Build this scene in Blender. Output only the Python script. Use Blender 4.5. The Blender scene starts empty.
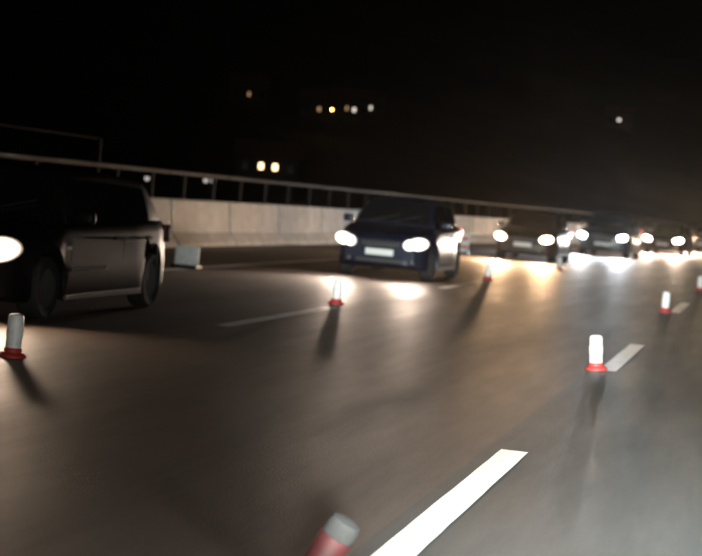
import bpy, bmesh, math, random
from mathutils import Vector, Matrix

random.seed(7)
R = math.radians
scn = bpy.context.scene
COL = scn.collection

# ------------------------------------------------------------------ camera
CAM_H = 1.397
F_PX = 1800.0            # focal length in pixels of the 702 px wide photograph
cam_d = bpy.data.cameras.new("camera")
cam = bpy.data.objects.new("camera", cam_d)
COL.objects.link(cam)
scn.camera = cam
cam_d.sensor_width = 36.0
cam_d.lens = F_PX / 702.0 * 36.0
cam_d.clip_start = 0.1
cam_d.clip_end = 6000.0
YAW, PITCH, ROLL = R(12.861), R(2.614), R(5.0)
fwd = Vector((-math.sin(YAW) * math.cos(PITCH), math.cos(YAW) * math.cos(PITCH), -math.sin(PITCH)))
right0 = Vector((math.cos(YAW), math.sin(YAW), 0))
up0 = right0.cross(fwd)
rgt = right0 * math.cos(ROLL) + up0 * math.sin(ROLL)
upv = rgt.cross(fwd)
m = Matrix((rgt, upv, -fwd)).transposed().to_4x4()
m.translation = Vector((0, 0, CAM_H))
cam.matrix_world = m
cam_d.dof.use_dof = True             # hand-held phone, badly focused
cam_d.dof.focus_distance = 9.3
cam_d.dof.aperture_fstop = 3.1

# ------------------------------------------------------------------ night sky, moonlight
world = bpy.data.worlds.new("World")
scn.world = world
world.use_nodes = True
wn, wl = world.node_tree.nodes, world.node_tree.links
wn.clear()
sky = wn.new("ShaderNodeTexSky")
sky.sky_type = 'NISHITA'
sky.sun_disc = False
SUN_EL, SUN_ROT = R(-7.0), R(200)
sky.sun_elevation = SUN_EL
sky.sun_rotation = SUN_ROT
bg = wn.new("ShaderNodeBackground")
bg.inputs[1].default_value = 0.05
out = wn.new("ShaderNodeOutputWorld")
wl.new(sky.outputs[0], bg.inputs[0])
wl.new(bg.outputs[0], out.inputs[0])

sun_d = bpy.data.lights.new("moonlight", 'SUN')
sun_d.energy = 0.004
sun_d.angle = R(0.5)
sun_d.color = (1.0, 0.93, 0.85)
sun_o = bpy.data.objects.new("moonlight", sun_d)
COL.objects.link(sun_o)
sun_o.rotation_euler = (R(55), 0, R(20))

scn.view_settings.view_transform = 'Standard'
scn.view_settings.look = 'None'
scn.view_settings.exposure = 0.5
scn.view_settings.gamma = 1.0
scn.render.engine = 'CYCLES'
scn.cycles.use_denoising = True
scn.cycles.max_bounces = 5
scn.cycles.volume_bounces = 0
scn.cycles.sample_clamp_indirect = 4.0
scn.cycles.volume_step_rate = 4.0


def spot(name, loc, aim, power, color, size, blend, radius, parent=None):
    d = bpy.data.lights.new(name, 'SPOT')
    d.energy = power
    d.color = color
    d.spot_size = size
    d.spot_blend = blend
    d.shadow_soft_size = radius
    o = bpy.data.objects.new(name, d)
    COL.objects.link(o)
    o.location = loc
    o.rotation_euler = Vector(aim).to_track_quat('-Z', 'Y').to_euler()
    if parent:
        o.parent = parent
    return o


# low beams of the car the photograph is taken from
OWN = 17000.0
for sx in (-0.62, 0.62):
    spot("own_headlight_beam", (0.15 + sx, 3.0, 0.70), (0.0, 1.0, 0.07), OWN, (0.88, 0.96, 0.93), R(46), 1.0, 0.14)
    spot("own_headlight_spill", (0.15 + sx, 3.0, 0.70), (-0.15, 1.0, 0.0), OWN * 0.02, (0.95, 0.95, 0.90), R(110), 0.8, 0.14)


# ------------------------------------------------------------------ materials
def new_mat(name):
    mt = bpy.data.materials.new(name)
    mt.use_nodes = True
    return mt, mt.node_tree.nodes, mt.node_tree.links, mt.node_tree.nodes["Principled BSDF"]


def mat(name, col, rough=0.5, metal=0.0, coat=0.0, noise=0.0, scale=8.0, bump=0.0, bscale=60.0, spec=0.5):
    mt, n, l, b = new_mat(name)
    b.inputs["Base Color"].default_value = (*col, 1)
    b.inputs["Roughness"].default_value = rough
    b.inputs["Metallic"].default_value = metal
    b.inputs["Coat Weight"].default_value = coat
    b.inputs["Specular IOR Level"].default_value = spec
    if noise or bump:
        tc = n.new("ShaderNodeTexCoord")
    if noise:
        t = n.new("ShaderNodeTexNoise")
        t.inputs["Scale"].default_value = scale
        t.inputs["Detail"].default_value = 6
        t.inputs["Roughness"].default_value = 0.65
        l.new(tc.outputs["Object"], t.inputs["Vector"])
        mr = n.new("ShaderNodeMapRange")
        mr.inputs[1].default_value, mr.inputs[2].default_value = 0.3, 0.7
        mr.inputs[3].default_value, mr.inputs[4].default_value = 1 - noise, 1 + noise
        l.new(t.outputs[0], mr.inputs[0])
        mx = n.new("ShaderNodeVectorMath")
        mx.operation = 'SCALE'
        mx.inputs[0].default_value = col
        l.new(mr.outputs[0], mx.inputs[3])
        l.new(mx.outputs[0], b.inputs["Base Color"])
        m2 = n.new("ShaderNodeMapRange")
        m2.inputs[1].default_value, m2.inputs[2].default_value = 0.3, 0.7
        m2.inputs[3].default_value, m2.inputs[4].default_value = max(0.02, rough - 0.1 * noise), min(1, rough + 0.3 * noise)
        l.new(t.outputs[0], m2.inputs[0])
        l.new(m2.outputs[0], b.inputs["Roughness"])
    if bump:
        t2 = n.new("ShaderNodeTexNoise")
        t2.inputs["Scale"].default_value = bscale
        t2.inputs["Detail"].default_value = 3
        l.new(tc.outputs["Object"], t2.inputs["Vector"])
        bp = n.new("ShaderNodeBump")
        bp.inputs["Strength"].default_value = bump
        bp.inputs["Distance"].default_value = 0.01
        l.new(t2.outputs[0], bp.inputs["Height"])
        l.new(bp.outputs[0], b.inputs["Normal"])
    return mt


def emit(name, col, strength, base=(0.8, 0.8, 0.8), rough=0.2):
    mt, n, l, b = new_mat(name)
    b.inputs["Base Color"].default_value = (*base, 1)
    b.inputs["Roughness"].default_value = rough
    b.inputs["Emission Color"].default_value = (*col, 1)
    b.inputs["Emission Strength"].default_value = strength
    return mt


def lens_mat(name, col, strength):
    """headlamp lens: brightest at its centre, fading to the rim to imitate soft bloom"""
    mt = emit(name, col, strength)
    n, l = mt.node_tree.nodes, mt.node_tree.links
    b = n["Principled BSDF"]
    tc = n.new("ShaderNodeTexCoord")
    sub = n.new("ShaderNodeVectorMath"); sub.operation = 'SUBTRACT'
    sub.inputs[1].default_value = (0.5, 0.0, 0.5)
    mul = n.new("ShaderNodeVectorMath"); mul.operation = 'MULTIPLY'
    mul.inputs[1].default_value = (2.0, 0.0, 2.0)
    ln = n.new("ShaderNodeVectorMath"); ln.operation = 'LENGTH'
    mr = n.new("ShaderNodeMapRange"); mr.interpolation_type = 'SMOOTHERSTEP'  # falloff puts soft glare bloom into the lens emission
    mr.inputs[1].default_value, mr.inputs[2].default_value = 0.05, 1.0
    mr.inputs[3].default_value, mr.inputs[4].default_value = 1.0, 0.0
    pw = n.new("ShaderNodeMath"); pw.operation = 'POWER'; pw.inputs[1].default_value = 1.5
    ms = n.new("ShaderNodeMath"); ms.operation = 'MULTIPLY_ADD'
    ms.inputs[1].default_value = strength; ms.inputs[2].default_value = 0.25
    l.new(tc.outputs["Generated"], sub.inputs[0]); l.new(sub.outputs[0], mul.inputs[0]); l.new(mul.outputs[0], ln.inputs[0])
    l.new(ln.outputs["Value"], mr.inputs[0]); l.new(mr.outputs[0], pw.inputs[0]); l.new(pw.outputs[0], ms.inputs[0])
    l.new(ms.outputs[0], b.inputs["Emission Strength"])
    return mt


def asphalt_mat(name, dark, pale):
    mt, n, l, b = new_mat(name)
    tc = n.new("ShaderNodeTexCoord")
    big = n.new("ShaderNodeTexNoise")
    big.inputs["Scale"].default_value = 0.35
    big.inputs["Detail"].default_value = 7
    big.inputs["Roughness"].default_value = 0.6
    mp = n.new("ShaderNodeMapping")
    mp.inputs["Scale"].default_value = (1.0, 0.22, 1.0)
    l.new(tc.outputs["Object"], mp.inputs["Vector"])
    l.new(mp.outputs[0], big.inputs["Vector"])
    fine = n.new("ShaderNodeTexNoise")
    fine.inputs["Scale"].default_value = 70
    fine.inputs["Detail"].default_value = 3
    l.new(tc.outputs["Object"], fine.inputs["Vector"])
    # ageing patches
    cr = n.new("ShaderNodeValToRGB")
    cr.color_ramp.elements[0].position = 0.32
    cr.color_ramp.elements[0].color = (*dark, 1)
    cr.color_ramp.elements[1].position = 0.72
    cr.color_ramp.elements[1].color = (*pale, 1)
    l.new(big.outputs[0], cr.inputs[0])
    mx = n.new("ShaderNodeMixRGB")
    mx.blend_type = 'MULTIPLY'
    mx.inputs[0].default_value = 0.6
    cr2 = n.new("ShaderNodeValToRGB")
    cr2.color_ramp.elements[0].position = 0.3
    cr2.color_ramp.elements[0].color = (0.45, 0.45, 0.45, 1)
    cr2.color_ramp.elements[1].position = 0.7
    cr2.color_ramp.elements[1].color = (1.3, 1.3, 1.3, 1)
    l.new(fine.outputs[0], cr2.inputs[0])
    l.new(cr.outputs[0], mx.inputs[1])
    l.new(cr2.outputs[0], mx.inputs[2])
    l.new(mx.outputs[0], b.inputs["Base Color"])
    rr = n.new("ShaderNodeMapRange")
    rr.inputs[1].default_value, rr.inputs[2].default_value = 0.3, 0.7
    rr.inputs[3].default_value, rr.inputs[4].default_value = 0.39, 0.54
    strk = n.new("ShaderNodeTexNoise")
    strk.inputs["Scale"].default_value = 1.1
    strk.inputs["Detail"].default_value = 8
    strk.inputs["Roughness"].default_value = 0.7
    mp2 = n.new("ShaderNodeMapping")
    mp2.inputs["Scale"].default_value = (1.6, 0.16, 1.0)
    l.new(tc.outputs["Object"], mp2.inputs["Vector"])
    l.new(mp2.outputs[0], strk.inputs["Vector"])
    l.new(strk.outputs[0], rr.inputs[0])
    fr = n.new("ShaderNodeMath"); fr.operation = 'MULTIPLY_ADD'
    fr.inputs[1].default_value = 0.22
    l.new(fine.outputs[0], fr.inputs[0])
    l.new(rr.outputs[0], fr.inputs[2])
    l.new(fr.outputs[0], b.inputs["Roughness"])
    # dark tyre polish and old oil along the wheel paths
    oil = n.new("ShaderNodeMapRange")
    oil.inputs[1].default_value, oil.inputs[2].default_value = 0.42, 0.66
    oil.inputs[3].default_value, oil.inputs[4].default_value = 1.0, 0.78
    l.new(strk.outputs[0], oil.inputs[0])
    ov = n.new("ShaderNodeVectorMath"); ov.operation = 'SCALE'
    l.new(mx.outputs[0], ov.inputs[0]); l.new(oil.outputs[0], ov.inputs[3])
    l.new(ov.outputs[0], b.inputs["Base Color"])
    b.inputs["Specular IOR Level"].default_value = 0.35
    bp = n.new("ShaderNodeBump")
    bp.inputs["Strength"].default_value = 0.45
    bp.inputs["Distance"].default_value = 0.004
    l.new(fine.outputs[0], bp.inputs["Height"])
    l.new(bp.outputs[0], b.inputs["Normal"])
    return mt


def worn_paint():
    mt = mat("road_paint", (0.84, 0.83, 0.80), 0.45, noise=0.15, scale=7, bump=0.3, bscale=90)
    n, l = mt.node_tree.nodes, mt.node_tree.links
    b = n["Principled BSDF"]
    src = b.inputs["Base Color"].links[0].from_socket
    tc = n.new("ShaderNodeTexCoord")
    t = n.new("ShaderNodeTexNoise")
    t.inputs["Scale"].default_value = 9.0
    t.inputs["Detail"].default_value = 9
    t.inputs["Roughness"].default_value = 0.78
    l.new(tc.outputs["Object"], t.inputs["Vector"])
    mr = n.new("ShaderNodeMapRange")
    mr.inputs[1].default_value, mr.inputs[2].default_value = 0.58, 0.68
    l.new(t.outputs[0], mr.inputs[0])
    mx = n.new("ShaderNodeMixRGB")
    mx.inputs[2].default_value = (0.09, 0.08, 0.07, 1)
    l.new(mr.outputs[0], mx.inputs[0]); l.new(src, mx.inputs[1])
    l.new(mx.outputs[0], b.inputs["Base Color"])
    return mt


M = {
    'asphalt': asphalt_mat("asphalt", (0.068, 0.051, 0.042), (0.140, 0.108, 0.090)),  # brown tint puts the warm headlight light into the colour
    'asphalt_cool': asphalt_mat("asphalt_cool_lit", (0.045, 0.046, 0.045), (0.085, 0.087, 0.085)),  # grey copy, cool light of the own beams put into the colour
    'paint': worn_paint(),
    'soil': mat("hillside_soil", (0.045, 0.05, 0.03), 0.95, noise=0.5, scale=0.06, bump=0.4, bscale=0.8),
    'concrete': mat("concrete", (0.37, 0.39, 0.41), 0.8, noise=0.38, scale=1.6, bump=0.25, bscale=40),
    'steel': mat("galvanised_steel", (0.026, 0.024, 0.023), 0.8, spec=0.2, noise=0.2, scale=6),
    'oldsteel': mat("weathered_steel", (0.008, 0.0075, 0.0075), 0.85, spec=0.15, noise=0.3, scale=6),
    'rubber': mat("tyre_rubber", (0.018, 0.018, 0.018), 0.8),
    'black': mat("black_plastic", (0.015, 0.015, 0.016), 0.45),
    'glass': mat("dark_car_glass", (0.008, 0.009, 0.011), 0.05, spec=0.6),
    'chrome': mat("chrome", (0.75, 0.75, 0.75), 0.15, metal=1.0),
    'alloy': mat("alloy_rim", (0.14, 0.14, 0.145), 0.4, metal=0.5),
    'plate': mat("plate_white", (0.82, 0.82, 0.80), 0.35),
    'white': mat("reflective_white", (0.80, 0.80, 0.77), 0.45, noise=0.25, scale=14),
    'red': mat("reflective_red", (0.55, 0.03, 0.03), 0.4),
    'redbase': mat("red_rubber", (0.42, 0.035, 0.03), 0.6),
    'tail': emit("tail_lamp_red", (1.0, 0.03, 0.02), 1.6, base=(0.4, 0.01, 0.01)),
    'plaster': mat("house_plaster", (0.10, 0.085, 0.07), 0.9, noise=0.15, scale=0.8),
    'rooftile': mat("roof_tile", (0.25, 0.10, 0.06), 0.85, noise=0.3, scale=2),
    'door': mat("house_door", (0.12, 0.07, 0.04), 0.6),
    'window_warm': emit("window_warm", (1.0, 0.62, 0.28), 5.0),
    'window_white': emit("window_white", (1.0, 0.9, 0.78), 1.1),
    'window_dim': emit("window_dim", (1.0, 0.58, 0.28), 0.45),
    'sodium': emit("sodium_lamp", (1.0, 0.48, 0.12), 45.0),
    'lampwhite': emit("white_lamp", (0.9, 0.93, 1.0), 5.0),
    'dullred': mat("dull_red", (0.05, 0.008, 0.008), 0.6, noise=0.3, scale=14),
    'greypanel': mat("grey_panel", (0.22, 0.21, 0.20), 0.5, noise=0.15, scale=9),
    'darkened': mat("darkened_white", (0.022, 0.021, 0.020), 0.9, noise=0.4, scale=14),  # white post darkened in its colour to stand in for dim light
    'dimlamp': emit("dim_lamp", (1.0, 0.9, 0.8), 0.5),
    'iron': mat("painted_iron", (0.05, 0.05, 0.05), 0.5),
}


# ------------------------------------------------------------------ helpers
def tag(o, label=None, cat=None, group=None, kind=None):
    if label: o["label"] = label
    if cat: o["category"] = cat
    if group: o["group"] = group
    if kind: o["kind"] = kind
    return o


def obj(name, me, mt=None, parent=None, loc=None, rot=None, smooth=False):
    o = bpy.data.objects.new(name, me)
    COL.objects.link(o)
    if mt is not None and not me.materials:
        me.materials.append(mt)
    if parent: o.parent = parent
    if loc: o.location = loc
    if rot: o.rotation_euler = rot
    if smooth:
        for p in me.polygons: p.use_smooth = True
    return o


def empty(name, loc=(0, 0, 0), rz=0.0):
    o = bpy.data.objects.new(name, None)
    COL.objects.link(o)
    o.location = loc
    o.rotation_euler = (0, 0, rz)
    o.empty_display_size = 0.2
    return o


def me_from(name, v, f):
    me = bpy.data.meshes.new(name)
    me.from_pydata([tuple(p) for p in v], [], f)
    me.validate()
    bm = bmesh.new(); bm.from_mesh(me)
    bmesh.ops.recalc_face_normals(bm, faces=bm.faces)
    bm.to_mesh(me); bm.free()
    return me


def box_me(name, sx, sy, sz, c=(0, 0, 0), bevel=0.0, seg=2):
    bm = bmesh.new()
    bmesh.ops.create_cube(bm, size=1)
    for v in bm.verts:
        v.co = Vector((v.co.x * sx + c[0], v.co.y * sy + c[1], v.co.z * sz + c[2]))
    if bevel:
        bmesh.ops.bevel(bm, geom=bm.edges[:], offset=bevel, segments=seg, profile=0.5, affect='EDGES')
    me = bpy.data.meshes.new(name); bm.to_mesh(me); bm.free()
    return me


def lathe_me(name, prof, n=20, axis='Z'):
    v, f = [], []
    for r, h in prof:
        for k in range(n):
            a = 2 * math.pi * k / n
            p = (r * math.cos(a), r * math.sin(a), h)
            if axis == 'X': p = (p[2], p[0], p[1])
            v.append(p)
    for i in range(len(prof) - 1):
        for k in range(n):
            k2 = (k + 1) % n
            f.append((i * n + k, i * n + k2, (i + 1) * n + k2, (i + 1) * n + k))
    f.append(tuple(range(n)))
    f.append(tuple((len(prof) - 1) * n + k for k in range(n)))
    return me_from(name, v, f)


def tube_me(name, pts, r, n=8):
    v, f = [], []
    pts = [Vector(p) for p in pts]
    for i, p in enumerate(pts):
        d = (pts[min(i + 1, len(pts) - 1)] - pts[max(i - 1, 0)]).normalized()
        a = d.cross(Vector((0, 0, 1)))
        if a.length < 0.01: a = d.cross(Vector((1, 0, 0)))
        a.normalize(); b2 = d.cross(a)
        for k in range(n):
            t = 2 * math.pi * k / n
            v.append(p + (a * math.cos(t) + b2 * math.sin(t)) * r)
    for i in range(len(pts) - 1):
        for k in range(n):
            k2 = (k + 1) % n
            f.append((i * n + k, i * n + k2, (i + 1) * n + k2, (i + 1) * n + k))
    f.append(tuple(range(n))); f.append(tuple((len(pts) - 1) * n + k for k in range(n)))
    return me_from(name, v, f)


def sharp(me, ang=35):
    for p in me.polygons: p.use_smooth = True
    try:
        me.set_sharp_from_angle(angle=R(ang))
    except Exception:
        pass
    return me


# ------------------------------------------------------------------ road alignment: straight, then a gentle right-hand bend
Y0, RAD = 33.0, 550.0


def cv(y):
    return (y - Y0) ** 2 / (2 * RAD) if y > Y0 else 0.0


def hd(y):
    return -math.atan((y - Y0) / RAD) if y > Y0 else 0.0


def at(L, y, z=0.0):
    h = hd(y)
    return Vector((-L * math.cos(h) + cv(y), y - L * math.sin(h), z))


def strip_me(name, L0, L1, y0, y1, z, step=0.25, rag=0.002):
    n = max(1, int(math.ceil((y1 - y0) / step)))
    v, f = [], []
    for i in range(n + 1):
        y = y0 + (y1 - y0) * i / n
        j0, j1 = (random.uniform(-rag, rag) for _ in range(2))
        v += [at(L0 + j0, y + (random.uniform(-2, 2) * rag if i in (0, n) else 0), z), at(L1 + j1, y + (random.uniform(-2, 2) * rag if i in (0, n) else 0), z)]
    for i in range(n):
        f.append((2 * i, 2 * i + 1, 2 * i + 3, 2 * i + 2))
    return me_from(name, v, f)


road_v, road_f = [], []
cols = [12.1, 1.47, -7.5]
for i in range(181):
    for L_ in cols:
        road_v.append(at(L_, -30 + 2.0 * i, 0.0))
for i in range(180):
    for j in range(2):
        road_f.append((3 * i + j, 3 * i + j + 1, 3 * i + j + 4, 3 * i + j + 3))
road_me = bpy.data.meshes.new("road")
road_me.from_pydata([tuple(p) for p in road_v], [], road_f)
road_me.materials.append(M['asphalt']); road_me.materials.append(M['asphalt_cool'])
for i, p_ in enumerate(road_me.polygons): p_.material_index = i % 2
road_me.flip_normals() if road_me.polygons[0].normal.z < 0 else None
road = tag(obj("road", road_me), kind="structure")

# painted markings
dash_w = 0.08
for y0, y1 in [(6.05, 10.4)] + [(16.6 + 12.26 * k, 20.55 + 12.26 * k) for k in range(9)]:
    obj("lane_dash", strip_me("lane_dash", 1.31 + dash_w, 1.31 - dash_w, y0, y1, 0.0016), M['paint'], road)
for k in range(-1, 9):
    obj("lane_dash", strip_me("lane_dash", 5.16 + dash_w, 5.16 - dash_w, 17.05 + 12.35 * k, 21.6 + 12.35 * k, 0.0016), M['paint'], road)
obj("edge_line", strip_me("edge_line", 9.02 + 0.10, 9.02 - 0.10, -20, 220, 0.0016), M['paint'], road)
obj("edge_line", strip_me("edge_line", -2.55 + 0.10, -2.55 - 0.10, -20, 220, 0.0016), M['paint'], road)

# ------------------------------------------------------------------ terrain
def sstep(a, b, x):
    t = min(1, max(0, (x - a) / (b - a)))
    return t * t * (3 - 2 * t)


def cvt(y):       # bend of the valley, eased so the far terrain stays put
    return cv(min(y, 330)) + max(0, y - 330) * 0.6


def terrain_z(x, y):
    s = x - cvt(y)
    if s < 0:
        r = -s - 13.6
        z = -0.12 - 0.25 * sstep(0, 1, r) - 5.5 * sstep(1, 45, r)
        z += 0.17 * max(0, r - 60) * sstep(60, 140, r) if r > 60 else 0
        z += sstep(70, 200, r) * (5 * math.sin(x * 0.013 + 1.3) * math.sin(y * 0.011) + 2.5 * math.sin(x * 0.041 + y * 0.03))
        return min(z, 170 + 4 * math.sin(x * 0.02))
    r = s - 8.0
    return -0.12 - 3 * sstep(0, 30, r) + 0.05 * max(0, r - 60)


xs = [-1300 + 40 * i for i in range(28)] + [-200 + 8 * i for i in range(14)] + [-90 + 3 * i for i in range(60)] + [90 + 10 * i for i in range(40)] + [490 + 60 * i for i in range(16)]
ys = [-200 + 20 * i for i in range(10)] + [6 * i for i in range(70)] + [420 + 25 * i for i in range(60)]
v = [(x, y, terrain_z(x, y)) for y in ys for x in xs]
nx = len(xs)
f = [(j * nx + i, j * nx + i + 1, (j + 1) * nx + i + 1, (j + 1) * nx + i) for j in range(len(ys) - 1) for i in range(nx - 1)]
tag(obj("hillside", me_from("hillside", v, f), M['soil'], smooth=True), kind="structure")

# ------------------------------------------------------------------ concrete barrier with a hand rail
SEG = 4.0
seg_ys = [2 + SEG * k for k in range(48)]
prof = [(0.0, 0.0), (0.0, 0.08), (0.18, 0.30), (0.25, 0.97), (0.275, 1.0), (0.425, 1.0), (0.45, 0.97), (0.52, 0.30), (0.70, 0.08), (0.70, 0.0)]
hl = SEG / 2 - 0.003
v, f = [], []
npf = len(prof)
for yy, ins in ((-hl, 0.004), (-hl + 0.008, 0), (hl - 0.008, 0), (hl, 0.004)):
    for a, z in prof:
        v.append((-a - (ins if a < 0.3 else -ins), yy, z if z < 0.8 else z - ins))
for i in range(3):
    for k in range(npf - 1):
        f.append((i * npf + k, i * npf + k + 1, (i + 1) * npf + k + 1, (i + 1) * npf + k))
f += [tuple(range(npf)), tuple(3 * npf + k for k in range(npf))]
bar_me = me_from("barrier_segment", v, f)
bar_me.materials.append(M['concrete'])
barrier = tag(empty("concrete_barrier", at(12.0, 2)), "long pale concrete safety barrier along the far edge of the road", "barrier")
rail_t = tag(empty("hand_rail", at(12.35, 2)), "grey steel railing on thin posts standing on the concrete barrier", "railing")
INVB, INVR = Vector(barrier.location), Vector(rail_t.location)
post_me = box_me("rail_post", 0.06, 0.06, 0.54, (0, 0, 0.27), 0.006, 1)
rail_me = tube_me("top_rail", [(0, -SEG / 2 - 0.003, 0), (0, SEG / 2 + 0.003, 0)], 0.042, 10)
wire_me = tube_me("upper_cable", [(0, -SEG / 2 - 0.003, 0), (0, SEG / 2 + 0.003, 0)], 0.008, 6)
foot_me = box_me("post_foot", 0.13, 0.13, 0.014, (0, 0, 0.007), 0.003, 1)
tall_me = box_me("tall_post", 0.05, 0.05, 1.06, (0, 0, 0.53), 0.006, 1)
rail_me.materials.append(M['steel'])
for mm in (post_me, wire_me, foot_me, tall_me):
    mm.materials.append(M['oldsteel'])
sharp(rail_me); sharp(wire_me)
for k, y in enumerate(seg_ys):
    obj("barrier_segment", bar_me, None, barrier, at(12.0, y) - INVB, (0, 0, hd(y)))
    obj("top_rail", rail_me, None, rail_t, at(12.35, y, 1.56) - INVR, (0, 0, hd(y)))
    if k < 8: obj("upper_cable", wire_me, None, rail_t, at(12.35, y, 2.05) - INVR, (0, 0, hd(y)))
    for dy in (-1.0, 1.0):
        tall = (dy < 0 and k in (0, 4)) or (dy > 0 and k == 7)
        p = obj("tall_post" if tall else "rail_post", tall_me if tall else post_me, None, rail_t, at(12.35, y + dy + (0.97 if tall and dy > 0 else 0), 1.001) - INVR, (0, 0, hd(y)))
        obj("post_foot", foot_me, None, p, (0, 0, 0))


# ------------------------------------------------------------------ delineators
K = 1.08
dbase = lathe_me("base", [(0.095 * K, 0.0), (0.095 * K, 0.012), (0.08 * K, 0.03), (0.060 * K, 0.036)], 20)
dbase.materials.append(M['redbase']); sharp(dbase)
dring = lathe_me("collar", [(0.060 * K, 0.036), (0.062 * K, 0.06), (0.056 * K, 0.07)], 20)
dring.materials.append(M['redbase']); sharp(dring)
dpost = lathe_me("post", [(0.054 * K, 0.036), (0.054 * K, 0.29), (0.048 * K, 0.312), (0.030 * K, 0.32)], 20)
dpost.materials.append(M['white']); sharp(dpost)
dband = lathe_me("reflective_band", [(0.0575 * K, 0.15), (0.0575 * K, 0.22)], 20)
dband.materials.append(M['white']); sharp(dband)
dred = lathe_me("red_band", [(0.0575 * K, 0.10), (0.0575 * K, 0.25)], 20)
dred.materials.append(M['dullred']); sharp(dred)  # red darkened as well, as if little light reached the band


def delineator(L, y, label, tilt=(0, 0), red=False):
    e = empty("delineator_post", at(L, y, 0.0018), hd(y))
    e.rotation_euler = (tilt[0], tilt[1], hd(y))
    tag(e, label, "delineator", "short delineator posts along the lane lines")
    parts = [("base", dbase), ("collar", dring), ("post", dpost), ("red_band", dred) if red else ("reflective_band", dband)]
    for nm, me in parts:
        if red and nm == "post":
            me = me.copy(); me.materials.clear(); me.materials.append(M['darkened'])
        obj(nm, me, None, e)
    return e


delineator(1.46, 6.02, "dim-painted red and white delineator bent sideways beside the longest white dash, at the bottom edge", (0, R(28)), red=True)
delineator(1.41, 16.55, "brightly lit white delineator with red base, nearest upright one on the right-hand dashes", (0, R(-5)))
delineator(1.46, 28.7, "second upright white delineator on the right-hand dashes, smaller and farther off", (0, R(1)))
delineator(1.35, 39.6, "white delineator at the right picture edge below the farthest cars", (0, R(-2)))
delineator(5.30, 12.3, "white delineator at the left picture edge in front of the black hatchback", (0, R(2)))
delineator(5.27, 22.35, "white delineator at the far end of the middle dash, in front of the navy car")
delineator(5.19, 34.6, "delineator backlit by headlights, casting a long shadow right of the navy car")
delineator(5.10, 44.8, "small white delineator just in front of the road patch lit cold white")


# marker boards on the far edge line
def marker(L, y, label, w, h, striped):
    e = tag(empty("marker_board", at(L, y, 0.0042), hd(y)), label, "marker board", "upright marker boards on the far edge line")
    obj("foot", box_me("foot", w * 1.1, 0.30, 0.05, (0, 0, 0.025), 0.012), M['black'], e)
    obj("panel", box_me("panel", w, 0.03, h, (0, 0, 0.05 + h / 2), 0.008), M['white'], e)
    if striped:
        for k in (0.28, 0.72):
            obj("red_stripe", box_me("red_stripe", w * 0.94, 0.004, h * 0.14, (0, -0.018, 0.05 + h * k)), M['red'], e)
    else:
        obj("reflective_strip", box_me("reflective_strip", w * 0.94, 0.006, 0.10, (0, -0.018, 0.05 + h * 0.52), 0.002, 1), M['white'], e)
    return e


marker(9.06, 27.7, "wide white marker board beside the rear of the black hatchback", 0.40, 0.30, False)
marker(8.75, 51.0, "narrow white and red marker board right behind the navy car", 0.25, 0.54, True)


# ------------------------------------------------------------------ cars
def lerp_tab(tab, x):
    if x <= tab[0][0]: return tab[0][1]
    for (a, va), (b, vb) in zip(tab, tab[1:]):
        if x <= b:
            t = (x - a) / (b - a)
            return va + (vb - va) * t
    return tab[-1][1]


def smooth_tab(tab, x, r=0.06):
    return (lerp_tab(tab, x - r) + 2 * lerp_tab(tab, x) + lerp_tab(tab, x + r)) / 4


def wheel_parts(car, x, y, rw, side):
    wd = 0.205
    w = obj("wheel", lathe_me("wheel", [(0.10, -wd * 0.42), (rw * 0.60, -wd * 0.42), (rw * 0.60, wd * 0.30), (0.10, wd * 0.30)], 24, 'X'), M['black'], car, (x, y, rw + 0.002))
    if side < 0: w.rotation_euler = (0, 0, math.pi)
    ty = lathe_me("tyre", [(rw * 0.62, -wd * 0.5), (rw * 0.90, -wd * 0.5), (rw, -wd * 0.36), (rw, wd * 0.36), (rw * 0.90, wd * 0.5), (rw * 0.64, wd * 0.47), (rw * 0.62, wd * 0.40)], 32, 'X')
    obj("tyre", sharp(ty), M['rubber'], w)
    # five-spoke rim
    bm = bmesh.new()
    def add(me_):
        bm.from_mesh(me_); bpy.data.meshes.remove(me_)
    add(lathe_me("t", [(rw * 0.56, wd * 0.32), (rw * 0.635, wd * 0.32), (rw * 0.645, wd * 0.42), (rw * 0.60, wd * 0.42)], 28, 'X'))
    add(lathe_me("t", [(0.062, wd * 0.31), (0.062, wd * 0.40), (0.035, wd * 0.44)], 14, 'X'))
    for k in range(5):
        b_ = box_me("t", 0.028, 0.062, rw * 0.60, (wd * 0.36, 0, rw * 0.30), 0.006, 1)
        b_.transform(Matrix.Rotation(2 * math.pi * k / 5, 4, 'X'))
        add(b_)
    me = bpy.data.meshes.new("rim"); bm.to_mesh(me); bm.free()
    obj("rim", me, M['alloy'], w)


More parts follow.
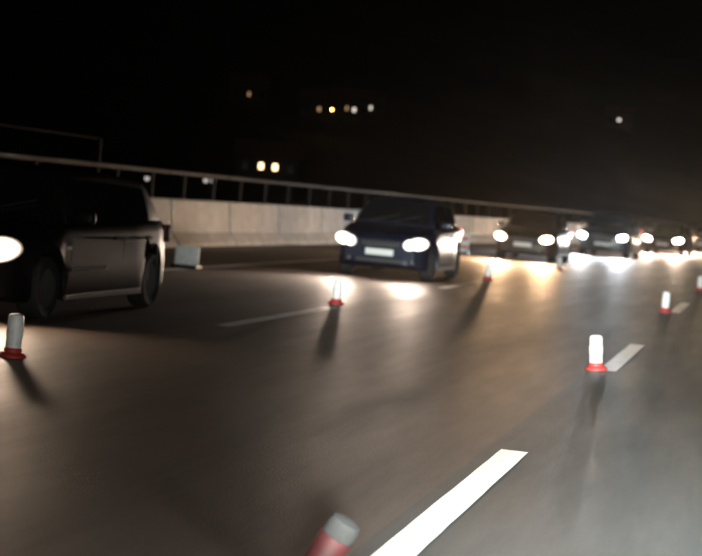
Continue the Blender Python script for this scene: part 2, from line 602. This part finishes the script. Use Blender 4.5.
def make_car(label, L, y_front, paint, light_col, S, power=3000.0, lens=2000.0, yawoff=0.0, group=None):
    """S: dict of dimensions; the car faces -Y (towards the camera); y_front is the y of its headlights."""
    Lc, W, Hc = S['len'], S['wid'] / 2, S['hgt']
    y_mid = y_front + Lc / 2 - 0.12
    e = empty("oncoming_car", at(L, y_mid, 0.0), hd(y_mid) + yawoff)
    tag(e, label, "car", "cars driving towards the camera in the far lane")
    hood, belt, cowl_y = S['hood'], S['belt'], S['cowl']
    k = Lc / 4.2
    oy = -Lc / 2
    rw = S['rw']; ax1, ax2 = S['ax1'], Lc - S['ax2']
    top = [(0, hood - 0.20), (0.06 * k, hood - 0.11), (0.16 * k, hood - 0.06), (0.45 * k, hood), (cowl_y, belt - 0.01), (cowl_y + 0.25, belt), (Lc - 0.6, belt + 0.05), (Lc - 0.12, belt + 0.05), (Lc - 0.04, belt - 0.02), (Lc, belt - 0.18)]
    if S.get('boot'):
        top = top[:6] + [(Lc - 1.0, belt + 0.03), (Lc - 0.12, belt + 0.02), (Lc - 0.04, belt - 0.04), (Lc, belt - 0.2)]
    wid = [(0, W * 0.70), (0.04, W * 0.78), (0.14, W * 0.88), (0.32, W * 0.94), (0.7, W * 0.985), (1.1, W), (Lc - 1.2, W), (Lc - 0.5, W * 0.965), (Lc - 0.12, W * 0.88), (Lc - 0.03, W * 0.80), (Lc, W * 0.72)]
    clr = 0.17
    ra = rw + 0.055

    def zb(y):
        z = clr + 0.10 * max(0, 1 - y / 0.35) ** 2 + 0.12 * max(0, 1 - (Lc - y) / 0.4) ** 2
        for c in (ax1, ax2):
            d = abs(y - c)
            if d < ra:
                z = max(z, rw + math.sqrt(max(0, ra * ra - d * d)) - 0.005)
        return z
    sty = {0, 0.02, 0.05, 0.10, 0.16, 0.24, 0.34, Lc, Lc - 0.015, Lc - 0.04, Lc - 0.08, Lc - 0.15, Lc - 0.25, Lc - 0.4}
    for c in (ax1, ax2):
        for q in range(13):
            sty.add(c + ra * math.cos(math.pi * q / 12) * (0.9999))
        sty.add(c - ra - 0.004); sty.add(c + ra + 0.004)
    q = 0.4
    while q < Lc - 0.3:
        if all(abs(q - s) > 0.05 for s in sty): sty.add(q)
        q += 0.14
    sty = sorted(s for s in sty if 0 <= s <= Lc)
    v, f = [], []
    rows = []
    for y in sty:
        z0, z1, w = zb(y), smooth_tab(top, y), smooth_tab(wid, y, 0.05)
        lev = [(0, z0), (w - 0.12, z0), (w - 0.03, z0 + 0.006), (w - 0.004, z0 + 0.05)]
        zc = 0.5 * hood + 0.10
        for fx, zz in ((1.0, zc - 0.12), (1.003, zc + 0.02), (0.992, zc + 0.06), (0.985, z1 - 0.13), (0.965, z1 - 0.06), (0.915, z1 - 0.018), (0.80, z1 + 0.004), (0.4, z1 + 0.018), (0.0, z1 + 0.022)):
            lev.append((w * fx, zz))
        zmin = z0
        row = []
        for i, (xx, zz) in enumerate(lev):
            if i >= 2:
                zz = max(zz, zmin + 0.004); zmin = zz
            row.append((xx, zz))
        rows.append(row)
    nr = len(rows[0])
    full = 2 * nr - 2
    for y, row in zip(sty, rows):
        pts = [(x, z) for x, z in row] + [(-x, z) for x, z in row[-2:0:-1]]
        v += [(x, y + oy, z) for x, z in pts]
    for i in range(len(sty) - 1):
        for j in range(full):
            j2 = (j + 1) % full
            f.append((i * full + j, i * full + j2, (i + 1) * full + j2, (i + 1) * full + j))
    f.append(tuple(range(full))); f.append(tuple((len(sty) - 1) * full + j for j in range(full)))
    obj("body", sharp(me_from("body", v, f), 40), paint, e)

    # greenhouse
    ya, yb, yc, yd = cowl_y - 0.02, S['rf'], S['rr'], S['rb']
    rz = [(ya, belt - 0.04), (yb, Hc - 0.05), (yb + 0.25, Hc - 0.01), ((yb + yc) / 2, Hc), (yc, Hc - 0.05), (yd, belt + 0.02)]
    wb = [(ya, W * 0.80), (ya + 0.5, W * 0.89), (yd - 0.6, W * 0.89), (yd, W * 0.78)]
    wr = [(ya, W * 0.76), (yb, W * 0.66), (yb + 0.4, W * 0.69), (yc - 0.3, W * 0.68), (yc, W * 0.64), (yd, W * 0.70)]
    def roofz(y): return smooth_tab(rz, y, 0.05) if ya + 0.05 < y < yd - 0.05 else lerp_tab(rz, y)
    def g_side(y, t):
        zb_ = belt - 0.05; z1 = roofz(y)
        b0, b1 = lerp_tab(wb, y), smooth_tab(wr, y, 0.08)
        hfrac = min(1, max(0, (z1 - zb_) / (Hc - zb_)))
        b1 = b0 + (W * 0.68 - b0) * hfrac if hfrac < 1 else b1
        bulge = 0.02 * math.sin(math.pi * t)
        return Vector((b0 + (b1 - b0) * t + bulge, y + oy, zb_ + (z1 - 0.035 * hfrac - zb_) * t))
    n = 44
    v, f = [], []
    for i in range(n + 1):
        y = ya + (yd - ya) * i / n
        half = [g_side(y, t) for t in (0, 0.25, 0.5, 0.75, 0.93, 1.0)]
        xw, z1 = half[-1].x, roofz(y)
        zt = half[-1].z
        half += [Vector((xw * 0.93, y + oy, zt + (z1 - zt) * 0.6)), Vector((xw * 0.75, y + oy, z1)), Vector((xw * 0.4, y + oy, z1 + 0.012)), Vector((0, y + oy, z1 + 0.016))]
        pts = half + [Vector((-p.x, p.y, p.z)) for p in half[-2::-1]]
        v += pts
        nn = len(pts)
    for i in range(n):
        for j in range(nn - 1):
            f.append((i * nn + j, i * nn + j + 1, (i + 1) * nn + j + 1, (i + 1) * nn + j))
    obj("roof", sharp(me_from("roof", v, f), 40), paint, e)

    def side_glass(name, y0, y1, sgn):
        vv, ff = [], []
        m_ = 14
        for i in range(m_ + 1):
            y = y0 + (y1 - y0) * i / m_
            for t in (0.13, 0.35, 0.6, 0.86):
                p = g_side(y, t)
                if roofz(y) - belt < 0.12: p = g_side(y, 0.13 + (t - 0.13) * 0.5)
                vv.append((sgn * (p.x + 0.008), p.y, p.z + 0.002))
        for i in range(m_):
            for j in range(3):
                ff.append((i * 4 + j, i * 4 + j + 1, (i + 1) * 4 + j + 1, (i + 1) * 4 + j))
        obj(name, sharp(me_from(name, vv, ff)), M['glass'], e)
    ymid = (yb + yc) / 2 + 0.02
    for sg in (1, -1):
        side_glass("side_window", ya + (yb - ya) * 0.52, ymid - 0.05, sg)
        side_glass("side_window", ymid + 0.05, yc - 0.10, sg)
        if S.get('estate'): side_glass("side_window", yc - 0.02, yd - 0.32, sg)

    def glass_slope(name, y0, y1, sgn):
        vv, ff = [], []
        m_, c_ = 8, 10
        for i in range(m_ + 1):
            y = y0 + (y1 - y0) * i / m_
            p = g_side(y, 1.0); z1 = roofz(y)
            for j in range(c_ + 1):
                s = -0.93 + 1.86 * j / c_
                z = z1 + 0.016 - 0.004 * abs(s) - (max(0, abs(s) - 0.7) / 0.3) ** 2 * 0.025
                vv.append((p.x * s, y + oy + sgn * -0.008, z + 0.010))
        for i in range(m_):
            for j in range(c_):
                q_ = i * (c_ + 1) + j
                ff.append((q_, q_ + 1, q_ + c_ + 2, q_ + c_ + 1))
        return obj(name, sharp(me_from(name, vv, ff)), M['glass'], e)
    ws = glass_slope("windscreen", ya + 0.10, yb - 0.05, 1)
    for sx in (-0.05, 0.35):
        y_a, y_b = ya + 0.10, ya + 0.30
        obj("wiper", tube_me("wiper", [(sx - 0.33, y_a + oy - 0.03, roofz(y_a) + 0.035), (sx + 0.15, y_b + oy - 0.05, roofz(y_b) + 0.03)], 0.008, 6), M['black'], ws)
    glass_slope("rear_window", yc + 0.06, yd - 0.12, -1)

    # front end
    hz, hs = S['hlz'], S['hls'] / 2
    bump = obj("front_bumper", box_me("front_bumper", W * 1.52, 0.16, 0.13, (0, oy + 0.085, 0.315), 0.045, 3), paint, e)
    obj("lower_intake", box_me("lower_intake", W * 1.0, 0.03, 0.085, (0, oy - 0.002, 0.315), 0.012, 2), M['black'], bump)
    for sg in (1, -1):
        obj("fog_lamp", sharp(lathe_me("fog_lamp", [(0.055, 0), (0.055, 0.02), (0.04, 0.03)], 16)), M['black'], bump, (sg * W * 0.66, oy + 0.02, 0.32), (R(90), 0, 0))
    gr = obj("grille", box_me("grille", hs * 1.15, 0.06, 0.12, (0, oy + 0.012, hz - 0.035), 0.015, 2), M['black'], e)
    for q_ in range(3):
        obj("grille_bar", box_me("grille_bar", hs * 1.08, 0.014, 0.010, (0, oy - 0.022, hz - 0.07 + 0.035 * q_), 0.003, 1), M['chrome'], gr)
    obj("number_plate", box_me("number_plate", 0.50, 0.016, 0.11, (0, oy - 0.022, 0.46), 0.004, 1), M['plate'], e)
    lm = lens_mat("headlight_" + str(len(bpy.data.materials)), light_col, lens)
    for sg in (1, -1):
        bm = bmesh.new()
        bmesh.ops.create_uvsphere(bm, u_segments=24, v_segments=14, radius=1.0)
        for vv in bm.verts:
            c_ = vv.co
            sup = lambda a_: math.copysign(abs(a_) ** 0.75, a_)
            vv.co = Vector((sup(c_.x) * 0.225, sup(c_.y) * 0.11, sup(c_.z) * 0.102))
        hm = bpy.data.meshes.new("headlight"); bm.to_mesh(hm); bm.free()
        ho = obj("headlight", hm, M['black'], e, (sg * hs, oy + 0.09 + 0.02, hz), (0, R(-8 * sg), R(24 * sg)), smooth=True)
        for (dx, dz, rx, rz_) in S['lamp']:
            bm = bmesh.new()
            bmesh.ops.create_uvsphere(bm, u_segments=18, v_segments=10, radius=1.0)
            for vv in bm.verts:
                vv.co = Vector((vv.co.x * rx + sg * dx, vv.co.y * 0.05 - 0.078 + 0.35 * dx * dx, vv.co.z * rz_ + dz))
            lm_ = bpy.data.meshes.new("lamp_lens"); bm.to_mesh(lm_); bm.free()
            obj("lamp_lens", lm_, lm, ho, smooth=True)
        spot("headlight_beam", (sg * hs, oy - 0.10, hz), (-0.16, -1.0, -0.012), power, light_col, R(66), 1.0, 0.07, e)
    # side details
    for sg in (1, -1):
        xm = sg * (W * 0.94)
        mo = obj("wing_mirror", box_me("wing_mirror", 0.20, 0.12, 0.13, (sg * 0.11, 0, 0), 0.04, 3), paint, e, (xm, ya + 0.52 + oy, belt + 0.06))
        for p_ in mo.data.polygons: p_.use_smooth = True
        obj("mirror_glass", box_me("mirror_glass", 0.15, 0.006, 0.10, (sg * 0.115, 0.063, 0), 0.002, 1), M['glass'], mo)
        for yh in (ymid - 0.22, ymid + 0.72):
            obj("door_handle", box_me("door_handle", 0.03, 0.17, 0.026, (sg * (W * 0.99 + 0.012), yh + oy, belt - 0.14), 0.01, 2), M['chrome'] if S.get('chrome') else paint, e)
        for yh in (ya + 0.42, ymid, yc - 0.02):
            obj("door_seam", box_me("door_seam", 0.004, 0.010, belt - 0.42, (sg * (W * 0.996), yh + oy, (belt + 0.20) / 2)), M['black'], e)
        obj("sill", box_me("sill", 0.05, ax2 - ax1 - 2 * ra - 0.04, 0.07, (sg * (W - 0.022), (ax1 + ax2) / 2 + oy, clr + 0.03), 0.012, 2), M['black'], e)
        if S.get('strip'):
            obj("side_strip", box_me("side_strip", 0.012, 0.9, 0.035, (sg * (W * 1.003 + 0.004), ax1 + 0.95 + oy, 0.47), 0.004, 1), M['chrome'], e)
        obj("side_indicator", box_me("side_indicator", 0.012, 0.10, 0.03, (sg * (W * 0.985 + 0.004), ax1 + 0.42 + oy, hz + 0.02), 0.004, 1), M['white'], e)
        tl = obj("tail_light", box_me("tail_light", 0.16, 0.20, 0.20, (sg * (W * 0.825), Lc - 0.15 + oy, belt - 0.10), 0.035, 3), M['tail'] if S.get('lit_tail', True) else M['dullred'], e)
        for p_ in tl.data.polygons: p_.use_smooth = True
        for yy in (ax1, ax2):
            wheel_parts(e, sg * (W - 0.125), yy + oy, rw, sg)
    obj("rear_bumper", box_me("rear_bumper", W * 1.55, 0.16, 0.20, (0, Lc - 0.06 + oy, 0.42), 0.05, 3), paint, e)
    obj("aerial", tube_me("aerial", [(0, yc - 0.1 + oy, roofz(yc - 0.1)), (0, yc + 0.08 + oy, roofz(yc - 0.1) + 0.16)], 0.005, 6), M['black'], e)
    return e


def paint(name, col, rough=0.28, coat=0.6, metal=0.2, spec=0.5):
    return mat(name, col, rough, metal=metal, coat=coat, spec=spec, noise=0.12, scale=3)


HATCH = dict(lamp=[(0.0, 0.0, 0.22, 0.12)], len=4.05, wid=1.70, hgt=1.45, hood=0.80, belt=0.92, cowl=0.96, rf=1.72, rr=3.38, rb=3.95, rw=0.30, ax1=0.78, ax2=0.70, hlz=0.64, hls=1.22, strip=True)
MPV = dict(lamp=[(0.04, 0.0, 0.21, 0.118), (-0.10, -0.005, 0.13, 0.10)], len=4.0, wid=1.70, hgt=1.46, hood=0.84, belt=0.94, cowl=0.84, rf=1.56, rr=3.42, rb=3.90, rw=0.305, ax1=0.78, ax2=0.68, hlz=0.64, hls=1.18, chrome=True)
CITY = dict(lamp=[(0.0, 0.0, 0.22, 0.12)], lit_tail=False, len=4.40, wid=1.66, hgt=1.41, hood=0.80, belt=0.90, cowl=0.88, rf=1.58, rr=3.75, rb=4.30, rw=0.295, ax1=0.80, ax2=0.72, hlz=0.65, hls=1.18, strip=True)
SEDAN = dict(lamp=[(0.04, 0.0, 0.21, 0.118), (-0.10, -0.005, 0.13, 0.10)], len=4.5, wid=1.78, hgt=1.45, hood=0.80, belt=0.93, cowl=1.12, rf=1.95, rr=3.25, rb=3.95, rw=0.315, ax1=0.86, ax2=0.95, hlz=0.66, hls=1.28, boot=True, chrome=True)
SUV = dict(lamp=[(0.04, 0.015, 0.17, 0.10), (-0.09, 0.015, 0.11, 0.085), (0.0, -0.075, 0.20, 0.016)], len=4.45, wid=1.84, hgt=1.62, hood=0.96, belt=1.04, cowl=0.98, rf=1.75, rr=3.75, rb=4.38, rw=0.35, ax1=0.86, ax2=0.80, hlz=0.72, hls=1.36, chrome=True)

WARM = (1.0, 0.62, 0.34)
WARM2 = (1.0, 0.74, 0.52)
NEUT = (1.0, 0.78, 0.62)
COOL = (0.90, 0.96, 1.0)
P = 650.0
make_car("black hatchback cut off by the left edge with one warm headlight showing", 7.22, 14.9, paint("paint_black", (0.005, 0.0045, 0.0045), 0.5, 0.0, 0.0, 0.2), WARM2, CITY, P * 0.25, 450.0)
make_car("navy people carrier with bright white headlights in front of the pale barrier", 6.56, 30.9, paint("paint_navy", (0.012, 0.016, 0.035)), NEUT, MPV, P * 0.75, 190.0)
make_car("dark hatchback with warm headlights that throw an orange glow on the road", 6.85, 49.8, paint("paint_grey", (0.05, 0.045, 0.045)), WARM, HATCH, P * 2.9, 2000.0)
make_car("charcoal off-roader with cold white headlights and a white patch on the road", 6.65, 64.5, paint("paint_charcoal", (0.025, 0.027, 0.03)), COOL, SUV, P * 2.6, 2000.0)
make_car("dark saloon with yellowish headlights behind the off-roader", 6.5, 80.0, paint("paint_brown", (0.04, 0.025, 0.02)), WARM2, SEDAN, P * 3, 6000.0)
make_car("farthest car at the right edge with yellow headlights", 6.7, 94.5, paint("paint_silver", (0.25, 0.25, 0.25)), WARM2, HATCH, P * 4, 9000.0)


# ------------------------------------------------------------------ hillside houses and lamps
def house(wx, wy, wz, wins, label, w=8.0, d=7.0, wall_h=5.6, wcol=None):
    """a rendered farmhouse on the slope; (wx, wy, wz) is the middle of its lit facade at window height"""
    dc = Vector((-wx, -wy)).normalized()
    rz = math.atan2(dc.x, -dc.y)
    zg = min(terrain_z(wx - dc.x * a, wy - dc.y * a) for a in (0, d)) - 0.6
    e = tag(empty("hillside_house", (wx - dc.x * d / 2, wy - dc.y * d / 2, zg), rz), label, "house", "houses on the dark hillside")
    wall_h = max(wall_h, wz - zg + 1.6)
    obj("wall", box_me("wall", w, d, wall_h, (0, 0, wall_h / 2), 0.03, 1), M['plaster'], e)
    rh = w * 0.22
    v_ = [(-w / 2 - .4, -d / 2 - .4, 0), (w / 2 + .4, -d / 2 - .4, 0), (w / 2 + .4, d / 2 + .4, 0), (-w / 2 - .4, d / 2 + .4, 0), (-w / 2 - .4, 0, rh), (w / 2 + .4, 0, rh)]
    v2 = [(a, b_, c - 0.18) for a, b_, c in v_]
    f_ = [(0, 1, 5, 4), (2, 3, 4, 5), (1, 2, 5), (3, 0, 4)]
    rf = obj("roof", me_from("roof", v_ + v2, f_ + [(6, 7, 8, 9), (0, 1, 7, 6), (1, 2, 8, 7), (2, 3, 9, 8), (3, 0, 6, 9)]), M['rooftile'], e, (0, 0, wall_h + 0.182))
    obj("chimney", box_me("chimney", 0.6, 0.6, 1.4, (w * 0.25, d * 0.18, rh * 0.7 + 0.4), 0.03, 1), M['plaster'], rf)
    dz0 = wz - zg
    for dx, dz, mk, ww in wins:
        fr = obj("window", box_me("window", ww + 0.16, 0.10, 0.96, (dx, -d / 2 - 0.03, dz0 + dz), 0.015, 1), M['door'], e)
        obj("pane", box_me("pane", ww, 0.03, 0.8, (dx, -d / 2 - 0.09, dz0 + dz)), M[mk], fr)
    for dx in (-w * 0.36, w * 0.36):
        fr = obj("window", box_me("window", 1.0, 0.10, 1.36, (dx, -d / 2 - 0.03, dz0), 0.015, 1), M['door'], e)
        obj("pane", box_me("pane", 0.84, 0.03, 1.2, (dx, -d / 2 - 0.09, dz0)), M['glass'], fr)
    obj("door", box_me("door", 1.1, 0.08, 2.3, (w * 0.18, -d / 2 - 0.045, 1.7), 0.01, 1), M['door'], e)
    return e


def lamp(x, y, z, label, mk, heads=1):
    zg = terrain_z(x, y) - 0.3
    dc = Vector((-x, -y)).normalized()
    rz = math.atan2(dc.x, -dc.y)
    e = tag(empty("street_lamp", (x, y, zg), rz), label, "street lamp", "street lamps beyond the barrier")
    h = z - zg
    obj("pole", sharp(lathe_me("pole", [(0.11, 0), (0.10, 0.8), (0.06, h * 0.6), (0.045, h + 0.15)], 12)), M['iron'], e)
    for sg in ((0,) if heads == 1 else (-1, 1)):
        hx = sg * 0.24
        obj("arm", tube_me("arm", [(0, 0, h + 0.1), (hx * 0.5, -0.25, h + 0.22), (hx, -0.5, h + 0.2)], 0.03, 8), M['iron'], e)
        hd_ = obj("lamp_head", box_me("lamp_head", 0.34, 0.55, 0.10, (hx, -0.62, h + 0.19), 0.03, 2), M['iron'], e)
        obj("lamp_bowl", sharp(lathe_me("lamp_bowl", [(0.15, 0.0), (0.14, -0.10), (0.10, -0.19), (0.04, -0.23)], 14)), M[mk], hd_, (hx, -0.66, h + 0.139))
    return e


house(-108.9, 365.6, 20.8, [(0, 0, 'window_dim', 0.35)], "lone house with one dim window, highest light on the left hillside")
house(-93.6, 366.3, 18.8, [(0, 0, 'window_dim', 0.5)], "house with one dim window left of the orange street lamp")
house(-90.1, 380.3, 20.0, [(-0.9, 0.1, 'window_dim', 0.4), (0.7, -0.1, 'window_white', 0.55)], "house with two small lit windows right of the orange street lamp")
house(-89.0, 392.0, 21.2, [(0.6, 0, 'window_white', 0.4)], "house with one whitish window, rightmost of the hillside hamlet", w=7.0)
house(-49.6, 581.0, 32.9, [(0, 0, 'window_white', 0.9)], "solitary house with a white lit window high above the farthest cars")
house(-68.7, 242.9, 4.4, [(-0.98, 0, 'window_warm', 0.55), (0.98, 0, 'window_warm', 0.6)], "nearer house with two equal yellow windows just above the railing", w=9.0)
lamp(-85.5, 344.7, 17.8, "bright orange street lamp in the middle of the hillside hamlet", 'sodium')
lamp(-40.2, 113.1, 1.3, "faint lamp seen under the rail above the black hatchback", 'dimlamp')
lamp(-36.3, 114.4, 1.5, "faint twin-headed lamp seen under the rail near the wide marker board", 'dimlamp', 2)


# ------------------------------------------------------------------ lens bloom round lamps imitated by thin added haze
hz_me = box_me("glow_haze", 2800, 2400, 400, (-350, 780, 180))
hm, hn, hlk, hb = new_mat("glow_haze")
hn.remove(hb)
pv = hn.new("ShaderNodeVolumePrincipled")
pv.inputs["Color"].default_value = (0.9, 0.9, 0.9, 1)
pv.inputs["Density"].default_value = 0.00004
pv.inputs["Anisotropy"].default_value = 0.92
hlk.new(pv.outputs[0], hn["Material Output"].inputs["Volume"])
tag(obj("glow_haze", hz_me, hm), kind="stuff")
